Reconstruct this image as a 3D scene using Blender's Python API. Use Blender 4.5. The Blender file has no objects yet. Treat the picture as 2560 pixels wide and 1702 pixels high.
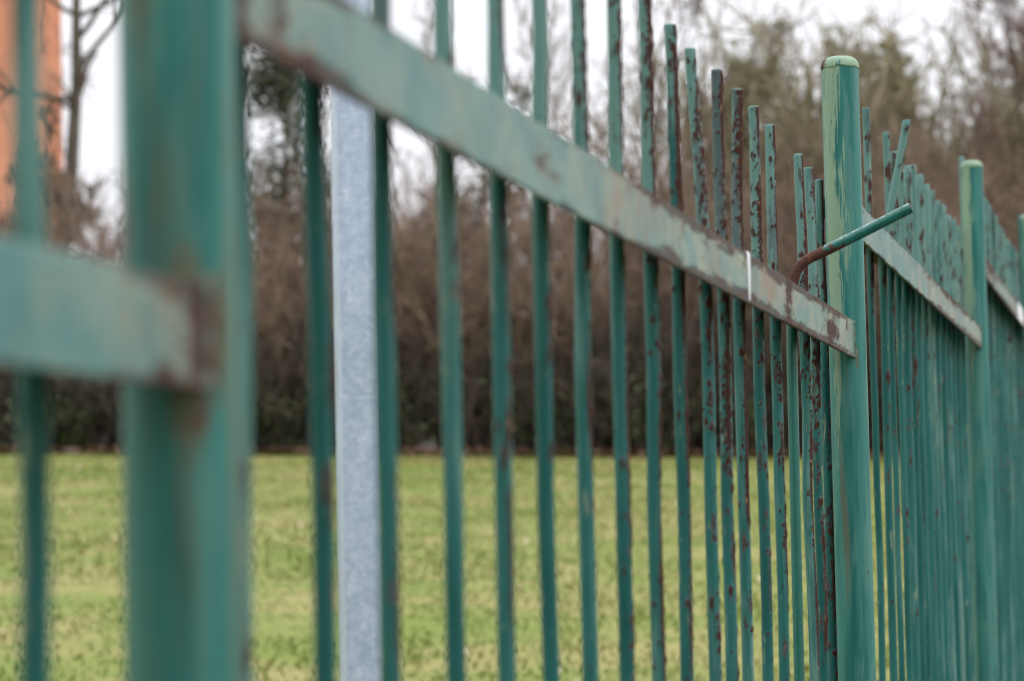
import bpy, math, random
import numpy as np
from mathutils import Vector, Matrix

R = math.radians
scene = bpy.context.scene
COL = scene.collection

# ------------------------------------------------------------------ camera
EYE = 1.5
cam_d = bpy.data.cameras.new('camera')
cam = bpy.data.objects.new('camera', cam_d)
COL.objects.link(cam)
PITCH, ROLL = R(3.7435), 0.021
F = Vector((0, math.cos(PITCH), math.sin(PITCH)))
U0 = Vector((0, -math.sin(PITCH), math.cos(PITCH)))
R0 = Vector((1, 0, 0))
RT = R0 * math.cos(ROLL) - U0 * math.sin(ROLL)
UP = U0 * math.cos(ROLL) + R0 * math.sin(ROLL)
m = Matrix((RT, UP, -F)).transposed().to_4x4()
m.translation = Vector((0, 0, EYE))
cam.matrix_world = m
cam_d.lens = 105.0
cam_d.sensor_width = 36.0
cam_d.clip_start = 0.05
cam_d.clip_end = 3000
cam_d.dof.use_dof = True
cam_d.dof.focus_distance = 4.74
cam_d.dof.aperture_fstop = 6.7
cam_d.dof.aperture_blades = 0
scene.camera = cam

# ------------------------------------------------------------------ overcast sky and a soft, veiled sun
SUN_EL, SUN_AZ = R(58), R(98)      # azimuth measured clockwise from +Y
world = bpy.data.worlds.new('World')
scene.world = world
world.use_nodes = True
wn = world.node_tree
for n in list(wn.nodes):
    wn.nodes.remove(n)
def wnode(t, **k):
    n = wn.nodes.new(t)
    for a, b in k.items():
        setattr(n, a, b)
    return n
sky = wnode('ShaderNodeTexSky', sky_type='NISHITA')
sky.sun_disc = False
sky.sun_elevation = SUN_EL
sky.sun_rotation = SUN_AZ
sky.air_density = 1.0
sky.dust_density = 4.0
tc = wnode('ShaderNodeTexCoord')
sep = wnode('ShaderNodeSeparateXYZ')
wn.links.new(tc.outputs['Generated'], sep.inputs[0])
mx = wnode('ShaderNodeMath', operation='MAXIMUM'); mx.inputs[1].default_value = 0.0
wn.links.new(sep.outputs['Z'], mx.inputs[0])
ma = wnode('ShaderNodeMath', operation='MULTIPLY_ADD')          # overcast: zenith three times the horizon
ma.inputs[1].default_value = 2 / 3; ma.inputs[2].default_value = 1 / 3
wn.links.new(mx.outputs[0], ma.inputs[0])
cl = wnode('ShaderNodeTexNoise'); cl.inputs['Scale'].default_value = 2.6; cl.inputs['Detail'].default_value = 4
wn.links.new(tc.outputs['Generated'], cl.inputs['Vector'])
cm = wnode('ShaderNodeMapRange')
cm.inputs['From Min'].default_value = 0.3; cm.inputs['From Max'].default_value = 0.7
cm.inputs['To Min'].default_value = 0.94; cm.inputs['To Max'].default_value = 1.08
wn.links.new(cl.outputs['Fac'], cm.inputs['Value'])
mu = wnode('ShaderNodeMath', operation='MULTIPLY')
wn.links.new(ma.outputs[0], mu.inputs[0]); wn.links.new(cm.outputs[0], mu.inputs[1])
sc_ = wnode('ShaderNodeVectorMath', operation='SCALE')
sc_.inputs[0].default_value = (26.0, 26.2, 27.4)
wn.links.new(mu.outputs[0], sc_.inputs['Scale'])
mix = wnode('ShaderNodeMixRGB'); mix.inputs[0].default_value = 0.93
wn.links.new(sky.outputs[0], mix.inputs[1]); wn.links.new(sc_.outputs[0], mix.inputs[2])
bg = wnode('ShaderNodeBackground'); bg.inputs['Strength'].default_value = 0.1
wn.links.new(mix.outputs[0], bg.inputs[0])
wo = wnode('ShaderNodeOutputWorld')
wn.links.new(bg.outputs[0], wo.inputs[0])

sun_d = bpy.data.lights.new('sun', 'SUN')
sun_d.energy = 1.2
sun_d.angle = R(34)
sun_d.color = (1.0, 0.96, 0.9)
sun = bpy.data.objects.new('sun', sun_d)
COL.objects.link(sun)
sd = Vector((math.sin(SUN_AZ) * math.cos(SUN_EL), math.cos(SUN_AZ) * math.cos(SUN_EL), math.sin(SUN_EL)))
sun.rotation_euler = sd.to_track_quat('Z', 'Y').to_euler()

scene.view_settings.view_transform = 'Standard'
scene.view_settings.look = 'None'
scene.view_settings.gamma = 1
scene.view_settings.exposure = 0.0
scene.view_settings.use_curve_mapping = False
scene.cycles.max_bounces = 6
scene.cycles.diffuse_bounces = 3
scene.cycles.use_denoising = True
scene.cycles.filter_width = 1.1
scene.cycles.denoising_input_passes = 'RGB_ALBEDO'

# ------------------------------------------------------------------ helpers
def tag(o, label=None, cat=None, group=None, kind=None):
    for k, v in (('label', label), ('category', cat), ('group', group), ('kind', kind)):
        if v:
            o[k] = v
    return o

def empty(name, loc, rz=0.0):
    o = bpy.data.objects.new(name, None)
    COL.objects.link(o)
    o.location = loc
    o.rotation_euler = (0, 0, rz)
    o.empty_display_size = 0.1
    return o

def mesh_obj(name, verts, faces, mat, parent=None, smooth=True, attrs=None):
    me = bpy.data.meshes.new(name)
    me.from_pydata([tuple(v) for v in verts], [], [tuple(f) for f in faces])
    me.update()
    if smooth:
        me.polygons.foreach_set('use_smooth', [True] * len(me.polygons))
    for k, arr in (attrs or {}).items():
        a = me.attributes.new(k, 'FLOAT', 'POINT')
        a.data.foreach_set('value', np.asarray(arr, dtype=np.float32))
    me.materials.append(mat)
    o = bpy.data.objects.new(name, me)
    COL.objects.link(o)
    if parent:
        o.parent = parent
    return o

def fast_mesh(name, co, faces, mat, parent=None, smooth=False):
    """co (N,3), faces (M,k) all of one arity"""
    me = bpy.data.meshes.new(name)
    nv, (nf, k) = len(co), faces.shape
    me.vertices.add(nv)
    me.vertices.foreach_set('co', np.ascontiguousarray(co, dtype=np.float32).ravel())
    me.loops.add(nf * k)
    me.loops.foreach_set('vertex_index', np.ascontiguousarray(faces, dtype=np.int32).ravel())
    me.polygons.add(nf)
    me.polygons.foreach_set('loop_start', np.arange(0, nf * k, k, dtype=np.int32))
    me.polygons.foreach_set('loop_total', np.full(nf, k, dtype=np.int32))
    if smooth:
        me.polygons.foreach_set('use_smooth', np.ones(nf, dtype=bool))
    me.update(calc_edges=True)
    me.validate()
    me.materials.append(mat)
    o = bpy.data.objects.new(name, me)
    COL.objects.link(o)
    if parent:
        o.parent = parent
    return o

def tube_geo(P, rad, sides=3):
    """P (N,K,3) polylines, rad (N,K) -> verts, quads"""
    N, K, _ = P.shape
    T = np.gradient(P, axis=1)
    T /= np.linalg.norm(T, axis=2, keepdims=True) + 1e-9
    mean = T.mean(axis=1)
    ref = np.where(np.abs(mean[:, 2:3]) > 0.8, np.array([[1., 0, 0]]), np.array([[0, 0, 1.]]))[:, None, :]
    A = np.cross(T, np.broadcast_to(ref, T.shape))
    A /= np.linalg.norm(A, axis=2, keepdims=True) + 1e-9
    B = np.cross(T, A)
    ang = np.arange(sides) * 2 * np.pi / sides
    V = P[:, :, None, :] + rad[:, :, None, None] * (A[:, :, None, :] * np.cos(ang)[None, None, :, None] + B[:, :, None, :] * np.sin(ang)[None, None, :, None])
    idx = np.arange(N * K * sides).reshape(N, K, sides)
    a = idx[:, :-1, :]; b = np.roll(a, -1, axis=2)
    d = idx[:, 1:, :]; c = np.roll(d, -1, axis=2)
    Q = np.stack([a, b, c, d], axis=-1).reshape(-1, 4)
    return V.reshape(-1, 3), Q

def join_geo(parts):
    vs, fs, off = [], [], 0
    for v, f in parts:
        vs.append(v); fs.append(f + off); off += len(v)
    return np.concatenate(vs), np.concatenate(fs)

# ------------------------------------------------------------------ material helpers
class NT:
    def __init__(s, name):
        s.mat = bpy.data.materials.new(name)
        s.mat.use_nodes = True
        s.t = s.mat.node_tree
        for n in list(s.t.nodes):
            s.t.nodes.remove(n)
        s.out = s.t.nodes.new('ShaderNodeOutputMaterial')
        s.b = s.t.nodes.new('ShaderNodeBsdfPrincipled')
        s.t.links.new(s.b.outputs[0], s.out.inputs[0])
    def n(s, t, **k):
        n = s.t.nodes.new(t)
        for a, b in k.items():
            setattr(n, a, b)
        return n
    def l(s, a, b):
        s.t.links.new(a, b)
    def put(s, sock, v):
        if hasattr(v, 'is_linked') or hasattr(v, 'node'):
            s.l(v, sock)
        else:
            sock.default_value = v
    def math(s, op, a, b=0.0, c=None, clamp=False):
        n = s.n('ShaderNodeMath', operation=op, use_clamp=clamp)
        s.put(n.inputs[0], a); s.put(n.inputs[1], b)
        if c is not None:
            s.put(n.inputs[2], c)
        return n.outputs[0]
    def noise(s, vec, scale, detail=3, rough=0.55):
        n = s.n('ShaderNodeTexNoise')
        n.inputs['Scale'].default_value = scale
        n.inputs['Detail'].default_value = detail
        n.inputs['Roughness'].default_value = rough
        s.l(vec, n.inputs['Vector'])
        return n.outputs['Fac']
    def scale(s, vec, xyz):
        n = s.n('ShaderNodeVectorMath', operation='MULTIPLY')
        s.l(vec, n.inputs[0]); n.inputs[1].default_value = xyz
        return n.outputs[0]
    def step(s, v, lo, hi, a=0.0, b=1.0):
        n = s.n('ShaderNodeMapRange', interpolation_type='SMOOTHSTEP')
        s.put(n.inputs['Value'], v)
        s.put(n.inputs['From Min'], lo); s.put(n.inputs['From Max'], hi)
        n.inputs['To Min'].default_value = a; n.inputs['To Max'].default_value = b
        return n.outputs[0]
    def mix(s, f, a, b):
        n = s.n('ShaderNodeMixRGB')
        s.put(n.inputs[0], f)
        s.put(n.inputs[1], a if not isinstance(a, tuple) else (*a, 1))
        s.put(n.inputs[2], b if not isinstance(b, tuple) else (*b, 1))
        return n.outputs[0]
    def coords(s, rnd=True):
        """object coordinates with a different offset for every object"""
        tcn = s.n('ShaderNodeTexCoord')
        if not rnd:
            return tcn.outputs['Object'], None
        oi = s.n('ShaderNodeObjectInfo')
        sc = s.math('MULTIPLY', oi.outputs['Random'], 61.7)
        ad = s.n('ShaderNodeVectorMath', operation='ADD')
        s.l(tcn.outputs['Object'], ad.inputs[0]); s.l(sc, ad.inputs[1])
        return ad.outputs[0], oi.outputs['Random']
    def bump(s, h, strength, dist):
        n = s.n('ShaderNodeBump')
        n.inputs['Strength'].default_value = strength
        n.inputs['Distance'].default_value = dist
        s.l(h, n.inputs['Height'])
        s.l(n.outputs[0], s.b.inputs['Normal'])
    def attr(s, name):
        return s.n('ShaderNodeAttribute', attribute_name=name).outputs['Fac']

def simple_mat(name, c1, c2, scale=8.0, rough=0.85, stretch=(1, 1, 1), rnd=False, translucent=0.0):
    k = NT(name)
    v, _ = k.coords(rnd)
    f = k.noise(k.scale(v, stretch), scale, 4)
    cc = k.mix(k.step(f, 0.36, 0.64), c1, c2)
    k.l(cc, k.b.inputs['Base Color'])
    if translucent:
        tb = k.n('ShaderNodeBsdfTranslucent'); k.l(cc, tb.inputs[0])
        ms = k.n('ShaderNodeMixShader'); ms.inputs[0].default_value = translucent
        k.l(k.b.outputs[0], ms.inputs[1]); k.l(tb.outputs[0], ms.inputs[2]); k.l(ms.outputs[0], k.out.inputs[0])
    k.b.inputs['Roughness'].default_value = rough
    k.b.inputs['Specular IOR Level'].default_value = 0.3
    return k.mat

TEAL, TEAL_D = (0.014, 0.118, 0.108), (0.004, 0.084, 0.077)
CHALK = (0.118, 0.238, 0.212)
PALE = (0.25, 0.29, 0.19)
RUST, RUST_D = (0.082, 0.021, 0.012), (0.030, 0.013, 0.011)
SCALE_GREY = (0.075, 0.098, 0.105)

def picket_material():
    k = NT('weathered_green_picket_paint')
    v, rnd = k.coords()
    big = k.noise(k.scale(v, (9, 9, 2.2)), 1.0, 3)
    tone = k.math('ADD', big, k.math('MULTIPLY', k.math('SUBTRACT', rnd, 0.5), 0.22))
    col = k.mix(k.step(tone, 0.36, 0.50), TEAL_D, TEAL)
    brush = k.noise(k.scale(v, (260, 260, 11)), 1.0, 3, 0.6)
    chalk = k.step(k.math('ADD', k.math('ADD', k.math('MULTIPLY', brush, 0.45), k.math('MULTIPLY', tone, 0.75)), k.math('MULTIPLY', k.attr('bleach_and_light'), 0.09)), 0.515, 0.685)
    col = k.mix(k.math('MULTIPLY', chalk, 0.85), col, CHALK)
    pl = k.noise(k.scale(v, (110, 110, 14)), 1.0, 4, 0.6)
    col = k.mix(k.math('MULTIPLY', k.step(pl, 0.64, 0.70), 0.75), col, PALE)
    # rust: blisters carried by the mesh, edges broken up by noise
    ra = k.attr('rust')
    fine = k.noise(v, 560, 4, 0.7)
    mid = k.noise(k.scale(v, (150, 150, 60)), 1.0, 3)
    rr = k.math('ADD', ra, k.math('MULTIPLY', k.math('SUBTRACT', fine, 0.5), 1.9))
    grey = k.step(k.math('ADD', k.attr('scale_zone'), k.math('MULTIPLY', k.math('SUBTRACT', mid, 0.5), 1.1)), 0.42, 0.62)
    col = k.mix(k.math('MULTIPLY', grey, 0.8), col, SCALE_GREY)
    mask = k.step(rr, 0.36, 0.52)
    rcol = k.mix(k.step(fine, 0.42, 0.66), RUST_D, RUST)
    ochre = k.noise(k.scale(v, (200, 200, 45)), 1.0, 2)
    rcol = k.mix(k.math('MULTIPLY', k.step(ochre, 0.66, 0.72), 0.8), rcol, (0.36, 0.20, 0.085))
    col = k.mix(mask, col, rcol)
    chip = k.step(k.noise(k.scale(v, (330, 330, 130)), 1.0, 2), 0.755, 0.775)
    col = k.mix(k.math('MULTIPLY', chip, 0.8), col, (0.62, 0.66, 0.62))
    k.l(col, k.b.inputs['Base Color'])
    k.l(k.step(mask, 0, 1, 0.48, 0.88), k.b.inputs['Roughness'])
    k.b.inputs['Specular IOR Level'].default_value = 0.28
    k.bump(k.math('ADD', k.math('MULTIPLY', mask, 0.8), k.math('ADD', k.math('MULTIPLY', fine, 0.5), k.math('MULTIPLY', brush, 0.25))), 0.55, 0.0012)
    return k.mat

def rod_material():
    k = NT('glossy_green_bent_rod')
    v, _ = k.coords(False)
    ra = k.attr('rust')
    fine = k.noise(v, 420, 4, 0.65)
    mid = k.noise(v, 90, 3)
    rr = k.math('ADD', ra, k.math('ADD', k.math('MULTIPLY', k.math('SUBTRACT', mid, 0.5), 1.1), k.math('MULTIPLY', k.math('SUBTRACT', fine, 0.5), 0.3)))
    mask = k.step(rr, 0.46, 0.54)
    rcol = k.mix(k.step(fine, 0.40, 0.62), (0.045, 0.017, 0.013), (0.100, 0.030, 0.018))
    rcol = k.mix(k.math('MULTIPLY', k.step(mid, 0.60, 0.68), 0.45), rcol, (0.18, 0.075, 0.035))
    col = k.mix(k.step(k.noise(k.scale(v, (60, 60, 9)), 1.0, 3), 0.4, 0.6), (0.007, 0.100, 0.078), (0.014, 0.130, 0.105))
    # paler, patchy top side: light from above put into the colour
    lit_top = k.step(k.math('ADD', k.attr('top_light'), k.math('MULTIPLY', k.math('SUBTRACT', k.noise(v, 160, 4, 0.65), 0.5), 0.8)), 0.62, 0.76)
    col = k.mix(k.math('MULTIPLY', lit_top, 0.75), col, (0.34, 0.45, 0.42))
    col = k.mix(mask, col, rcol)
    k.l(col, k.b.inputs['Base Color'])
    k.l(k.step(mask, 0, 1, 0.26, 0.85), k.b.inputs['Roughness'])
    k.bump(k.math('ADD', k.math('MULTIPLY', mask, -0.5), fine), 0.4, 0.0008)
    return k.mat

def rail_material():
    k = NT('faded_green_rail_paint')
    v, rnd = k.coords()
    tcn = k.n('ShaderNodeTexCoord')
    sp = k.n('ShaderNodeSeparateXYZ'); k.l(tcn.outputs['Object'], sp.inputs[0])
    zz = k.math('DIVIDE', sp.outputs['Z'], 0.06)          # 0 bottom edge, 1 top edge
    age = k.attr('age')
    patch = k.noise(k.scale(v, (14, 9, 16)), 1.0, 4, 0.6)
    streak = k.noise(k.scale(v, (40, 11, 15)), 1.0, 6, 0.68)
    fines = k.noise(k.scale(v, (400, 330, 26)), 1.0, 3, 0.6)
    col = k.mix(k.step(patch, 0.38, 0.62), (0.050, 0.172, 0.166), (0.115, 0.218, 0.196))
    deep = k.step(k.noise(k.scale(v, (30, 17, 22)), 1.0, 4), 0.53, 0.64)
    col = k.mix(k.math('MULTIPLY', deep, 0.6), col, (0.028, 0.132, 0.130))
    pale = k.step(k.math('ADD', k.math('ADD', k.math('MULTIPLY', streak, 0.6), k.math('MULTIPLY', fines, 0.4)), k.math('MULTIPLY', age, 0.045)), 0.50, 0.60)
    col = k.mix(k.math('MULTIPLY', pale, k.step(age, 0.0, 1.0, 0.28, 0.78)), col, (0.265, 0.280, 0.190))
    # ochre runs
    clump = k.noise(k.scale(v, (10, 4.5, 10)), 1.0, 3)
    dn = k.math('ADD', k.math('ADD', k.noise(k.scale(v, (90, 120, 9)), 1.0, 5, 0.7), k.math('MULTIPLY', age, 0.06)), k.math('MULTIPLY', k.math('SUBTRACT', clump, 0.5), 0.55))
    drip = k.step(dn, 0.565, 0.68)
    col = k.mix(k.math('MULTIPLY', drip, k.step(age, 0.1, 0.9, 0.12, 0.78)), col, (0.190, 0.092, 0.034))
    # bare, oxidised edges
    dist = k.math('MINIMUM', zz, k.math('SUBTRACT', 1.0, zz))
    edge_n = k.noise(k.scale(v, (30, 7, 45)), 1.0, 6, 0.66)
    edge = k.step(k.math('ADD', k.math('ADD', k.math('MULTIPLY', dist, -1.45), k.math('MULTIPLY', edge_n, 1.15)), k.math('MULTIPLY', k.math('SUBTRACT', age, 1.0), 0.50)), 0.23, 0.40)
    ecol = k.mix(k.step(k.noise(k.scale(v, (120, 40, 120)), 1.0, 4), 0.44, 0.6), (0.055, 0.054, 0.058), (0.070, 0.029, 0.018))
    col = k.mix(k.math('MULTIPLY', edge, 0.88), col, ecol)
    # rust patches at the joints
    ra = k.attr('rust')
    speck = k.noise(k.scale(v, (1, 0.45, 1)), 330, 4, 0.68)
    mid = k.noise(k.scale(v, (60, 20, 60)), 1.0, 4, 0.62)
    rr = k.math('ADD', ra, k.math('ADD', k.math('MULTIPLY', k.math('SUBTRACT', speck, 0.5), 1.7), k.math('MULTIPLY', k.math('SUBTRACT', mid, 0.5), 1.7)))
    stain = k.step(rr, 0.22, 0.62)
    col = k.mix(k.math('MULTIPLY', stain, 0.55), col, (0.115, 0.058, 0.024))
    mask = k.step(rr, 0.50, 0.68)
    col = k.mix(mask, col, k.mix(k.step(speck, 0.45, 0.68), (0.030, 0.016, 0.014), (0.085, 0.025, 0.014)))
    dot = k.step(k.math('ADD', k.noise(k.scale(v, (1, 0.4, 1)), 300, 3), k.math('MULTIPLY', age, 0.05)), 0.735, 0.765)
    col = k.mix(k.math('MULTIPLY', dot, 0.85), col, (0.070, 0.030, 0.016))
    k.l(col, k.b.inputs['Base Color'])
    k.l(k.step(k.math('MAXIMUM', mask, edge), 0, 1, 0.45, 0.85), k.b.inputs['Roughness'])
    k.b.inputs['Specular IOR Level'].default_value = 0.35
    k.bump(k.math('ADD', k.math('MULTIPLY', mask, 0.6), k.math('ADD', k.math('MULTIPLY', fines, 0.3), k.math('MULTIPLY', speck, 0.3))), 0.5, 0.0012)
    return k.mat

def post_material():
    k = NT('brushed_green_post_paint')
    v, rnd = k.coords()
    big = k.noise(k.scale(v, (46, 46, 3.4)), 1.0, 5, 0.62)
    brush = k.noise(k.scale(v, (150, 150, 10)), 1.0, 6, 0.72)
    bristle = k.noise(k.scale(v, (480, 480, 24)), 1.0, 4, 0.7)
    col = k.mix(k.step(big, 0.38, 0.57), (0.009, 0.118, 0.106), (0.034, 0.180, 0.158))
    f2 = k.math('ADD', k.math('MULTIPLY', brush, 0.42), k.math('MULTIPLY', k.noise(k.scale(v, (40, 40, 4.5)), 1.0, 3), 0.75))
    col = k.mix(k.math('MULTIPLY', k.step(f2, 0.585, 0.66), 0.5), col, (0.092, 0.225, 0.192))
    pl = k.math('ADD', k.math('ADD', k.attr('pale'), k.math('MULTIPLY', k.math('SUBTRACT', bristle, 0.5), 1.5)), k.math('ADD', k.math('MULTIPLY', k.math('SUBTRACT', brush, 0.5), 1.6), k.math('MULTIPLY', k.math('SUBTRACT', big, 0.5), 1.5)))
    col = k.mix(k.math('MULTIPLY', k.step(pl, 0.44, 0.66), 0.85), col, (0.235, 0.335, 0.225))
    grime = k.math('ADD', k.attr('stain'), k.math('ADD', k.math('MULTIPLY', k.math('SUBTRACT', k.noise(k.scale(v, (55, 55, 3.0)), 1.0, 5, 0.65), 0.5), 1.9), k.math('MULTIPLY', k.math('SUBTRACT', brush, 0.5), 0.8)))
    col = k.mix(k.math('MULTIPLY', k.step(grime, 0.22, 0.66), 0.75), col, (0.112, 0.104, 0.055))
    speck = k.noise(v, 300, 4, 0.65)
    rr = k.math('ADD', k.attr('rust'), k.math('MULTIPLY', k.math('SUBTRACT', speck, 0.5), 1.2))
    mask = k.step(rr, 0.48, 0.62)
    col = k.mix(mask, col, k.mix(k.step(speck, 0.42, 0.6), (0.050, 0.032, 0.028), (0.125, 0.050, 0.030)))
    dot = k.step(k.noise(k.scale(v, (130, 130, 70)), 1.0, 3), 0.72, 0.75)
    col = k.mix(k.math('MULTIPLY', dot, 0.7), col, (0.055, 0.05, 0.04))
    k.l(col, k.b.inputs['Base Color'])
    k.l(k.step(mask, 0, 1, 0.44, 0.8), k.b.inputs['Roughness'])
    k.b.inputs['Specular IOR Level'].default_value = 0.3
    k.bump(k.math('ADD', k.math('MULTIPLY', brush, 0.5), k.math('MULTIPLY', speck, 0.2)), 0.35, 0.0008)
    return k.mat

def galvanised_material():
    k = NT('galvanised_steel')
    v, _ = k.coords(False)
    warp = k.n('ShaderNodeTexNoise'); warp.inputs['Scale'].default_value = 90; warp.inputs['Detail'].default_value = 2
    k.l(v, warp.inputs['Vector'])
    ws = k.n('ShaderNodeVectorMath', operation='MULTIPLY_ADD')
    k.l(warp.outputs['Color'], ws.inputs[0]); ws.inputs[1].default_value = (0.012, 0.012, 0.012); k.l(v, ws.inputs[2])
    vo = k.n('ShaderNodeTexVoronoi'); vo.inputs['Scale'].default_value = 170
    k.l(ws.outputs[0], vo.inputs['Vector'])
    sp = k.n('ShaderNodeSeparateColor'); k.l(vo.outputs['Color'], sp.inputs[0])
    nz = k.noise(v, 260, 4, 0.65)
    blot = k.noise(k.scale(v, (60, 60, 32)), 1.0, 4, 0.6)
    f = k.math('ADD', k.math('MULTIPLY', sp.outputs[0], 0.28), k.math('ADD', k.math('MULTIPLY', nz, 0.45), k.math('MULTIPLY', blot, 0.4)))
    col = k.mix(k.step(f, 0.34, 0.80), (0.385, 0.460, 0.605), (0.530, 0.610, 0.755))
    white_speck = k.step(k.math('ADD', k.math('MULTIPLY', nz, 0.6), k.math('MULTIPLY', blot, 0.5)), 0.63, 0.72)  # white specks in the zinc
    col = k.mix(k.math('MULTIPLY', white_speck, 0.7), col, (0.78, 0.82, 0.89))
    big = k.noise(k.scale(v, (20, 20, 5)), 1.0, 4)
    col = k.mix(k.math('MULTIPLY', k.step(big, 0.52, 0.70), 0.25), col, (0.36, 0.41, 0.50))
    k.l(col, k.b.inputs['Base Color'])
    k.b.inputs['Metallic'].default_value = 0.25
    k.l(k.step(f, 0.3, 0.9, 0.38, 0.6), k.b.inputs['Roughness'])
    k.bump(f, 0.15, 0.0006)
    return k.mat

M = dict(
    picket=picket_material(), rod=rod_material(), rail=rail_material(), post=post_material(), galv=galvanised_material(),
    dark_inside=simple_mat('dark_inside_for_shade', (0.012, 0.010, 0.009), (0.030, 0.018, 0.012), 60, 0.9),
    weld=simple_mat('painted_weld', (0.10, 0.20, 0.17), (0.16, 0.10, 0.07), 260, 0.6),
    tape=simple_mat('white_tape', (0.80, 0.81, 0.84), (0.72, 0.74, 0.79), 60, 0.5),
    twig=simple_mat('brown_bare_twigs', (0.140, 0.096, 0.070), (0.265, 0.188, 0.142), 1.3, 0.9),
    twig_olive=simple_mat('mossy_olive_twigs', (0.200, 0.175, 0.105), (0.290, 0.250, 0.160), 1.6, 0.9),
    twig_red=simple_mat('reddish_bare_twigs', (0.150, 0.098, 0.074), (0.250, 0.168, 0.134), 1.4, 0.9),
    bark=simple_mat('dark_bark', (0.055, 0.045, 0.036), (0.120, 0.098, 0.075), 9, 0.92, (1, 1, 0.3)),
    bark_moss=simple_mat('mossy_bark', (0.090, 0.078, 0.045), (0.140, 0.128, 0.060), 6, 0.92, (1, 1, 0.3)),
    needle=simple_mat('pine_needles', (0.060, 0.080, 0.045), (0.135, 0.150, 0.095), 3, 0.8, translucent=0.35),
    ivy=simple_mat('ivy_leaves', (0.022, 0.033, 0.012), (0.062, 0.078, 0.026), 4, 0.6),
    olive_leaf=simple_mat('olive_foliage', (0.205, 0.198, 0.090), (0.300, 0.275, 0.140), 2.4, 0.8, translucent=0.45),
    litter=simple_mat('leaf_litter', (0.105, 0.062, 0.036), (0.210, 0.130, 0.078), 14, 0.85),
    fallen=simple_mat('pale_fallen_leaves', (0.36, 0.25, 0.14), (0.46, 0.38, 0.27), 3, 0.8),
    rock=simple_mat('pale_stone', (0.13, 0.115, 0.11), (0.24, 0.21, 0.205), 7, 0.9),
    salmon=simple_mat('salmon_render', (0.62, 0.255, 0.160), (0.71, 0.32, 0.210), 0.35, 0.9),
    roof=simple_mat('roof_tiles', (0.14, 0.06, 0.04), (0.2, 0.09, 0.06), 5, 0.9),
    frame=simple_mat('white_window_frame', (0.7, 0.7, 0.68), (0.78, 0.78, 0.76), 5, 0.5),
    glass=simple_mat('window_glass', (0.04, 0.05, 0.06), (0.07, 0.08, 0.09), 1, 0.08),
)

def grass_material(name, blades):
    k = NT(name)
    v, _ = k.coords(False)
    big = k.noise(k.scale(v, (1, 1, 0.0)), 0.55, 3)
    med = k.noise(k.scale(v, (1, 1, 0.0)), 2.3, 4, 0.6)
    f = k.math('ADD', k.math('MULTIPLY', big, 0.55), k.math('MULTIPLY', med, 0.5))
    green, straw = (0.130, 0.172, 0.034), (0.228, 0.212, 0.080)
    if blades:
        # whole tufts are green or straw coloured
        tuft = k.noise(k.scale(v, (1, 1, 0.0)), 9.0, 2)
        f = k.math('ADD', f, k.math('MULTIPLY', k.math('SUBTRACT', tuft, 0.5), 0.3))
        col = k.mix(k.step(f, 0.44, 0.74), green, straw)
        k.b.inputs['Roughness'].default_value = 0.7
    else:
        fine = k.noise(v, 40, 4, 0.7)
        col = k.mix(k.step(f, 0.42, 0.64), (0.138, 0.180, 0.034), (0.235, 0.218, 0.078))
        col = k.mix(k.math('MULTIPLY', k.step(fine, 0.55, 0.7), 0.25), col, (0.12, 0.11, 0.045))
        k.b.inputs['Roughness'].default_value = 0.95
        k.bump(fine, 0.2, 0.008)
    k.l(col, k.b.inputs['Base Color'])
    k.b.inputs['Specular IOR Level'].default_value = 0.2
    if blades:
        tb = k.n('ShaderNodeBsdfTranslucent'); k.l(col, tb.inputs[0])
        ms = k.n('ShaderNodeMixShader'); ms.inputs[0].default_value = 0.5
        k.l(k.b.outputs[0], ms.inputs[1]); k.l(tb.outputs[0], ms.inputs[2]); k.l(ms.outputs[0], k.out.inputs[0])
    return k.mat
M['ground'] = grass_material('lawn_soil', False)
M['grass'] = grass_material('lawn_grass', True)

# ------------------------------------------------------------------ ground
def ground_z(x, y):
    """lawn that climbs away from the fence, falling slightly to the right, level beyond the thicket"""
    x = np.asarray(x, float); y = np.asarray(y, float)
    yy = np.clip(y, -60, 44.0)
    soft = 44.0 + 6.0 * np.tanh(np.maximum(y - 44.0, 0) / 6.0) * 0.5
    yy = np.where(y > 44.0, soft, yy)
    return 0.0615 * yy - 0.0265 * np.clip(x, -40, 40) + 0.08

def make_ground():
    xs = np.concatenate([np.linspace(-1200, -60, 12), np.linspace(-50, 50, 81), np.linspace(60, 1200, 12)])
    ys = np.concatenate([np.linspace(-1200, -70, 10), np.linspace(-60, 70, 110), np.linspace(80, 1500, 14)])
    X, Y = np.meshgrid(xs, ys)
    rng = np.random.default_rng(4)
    Z = ground_z(X, Y)
    Z = Z + np.where((np.abs(X) < 50) & (np.abs(Y) < 70), rng.normal(0, 0.006, X.shape), 0)
    co = np.stack([X, Y, Z], -1).reshape(-1, 3)
    nx = len(xs)
    i = np.arange(len(ys) - 1)[:, None] * nx + np.arange(nx - 1)[None, :]
    q = np.stack([i, i + 1, i + 1 + nx, i + nx], -1).reshape(-1, 4)
    o = fast_mesh('ground', co, q, M['ground'], smooth=True)
    tag(o, 'grassy ground rising gently away from the fence', 'ground', kind='structure')
make_ground()

# ------------------------------------------------------------------ fence
PHI = R(12.3698)
FX, FY = 0.53596, 4.76299
FZ = float(ground_z(FX, FY))
fence = empty('metal_fence', (FX, FY, FZ), -PHI)       # local +Y runs along the fence, +X faces the camera's side
tag(fence, 'rusty green painted steel picket fence stepping uphill away from the camera', 'fence')
ZE = EYE - FZ                                          # eye height in fence coordinates

def fence_ground(u):
    return float(ground_z(FX + math.sin(PHI) * u, FY + math.cos(PHI) * u)) - FZ

RNG = np.random.default_rng(11)
POST_R = 0.030

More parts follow.
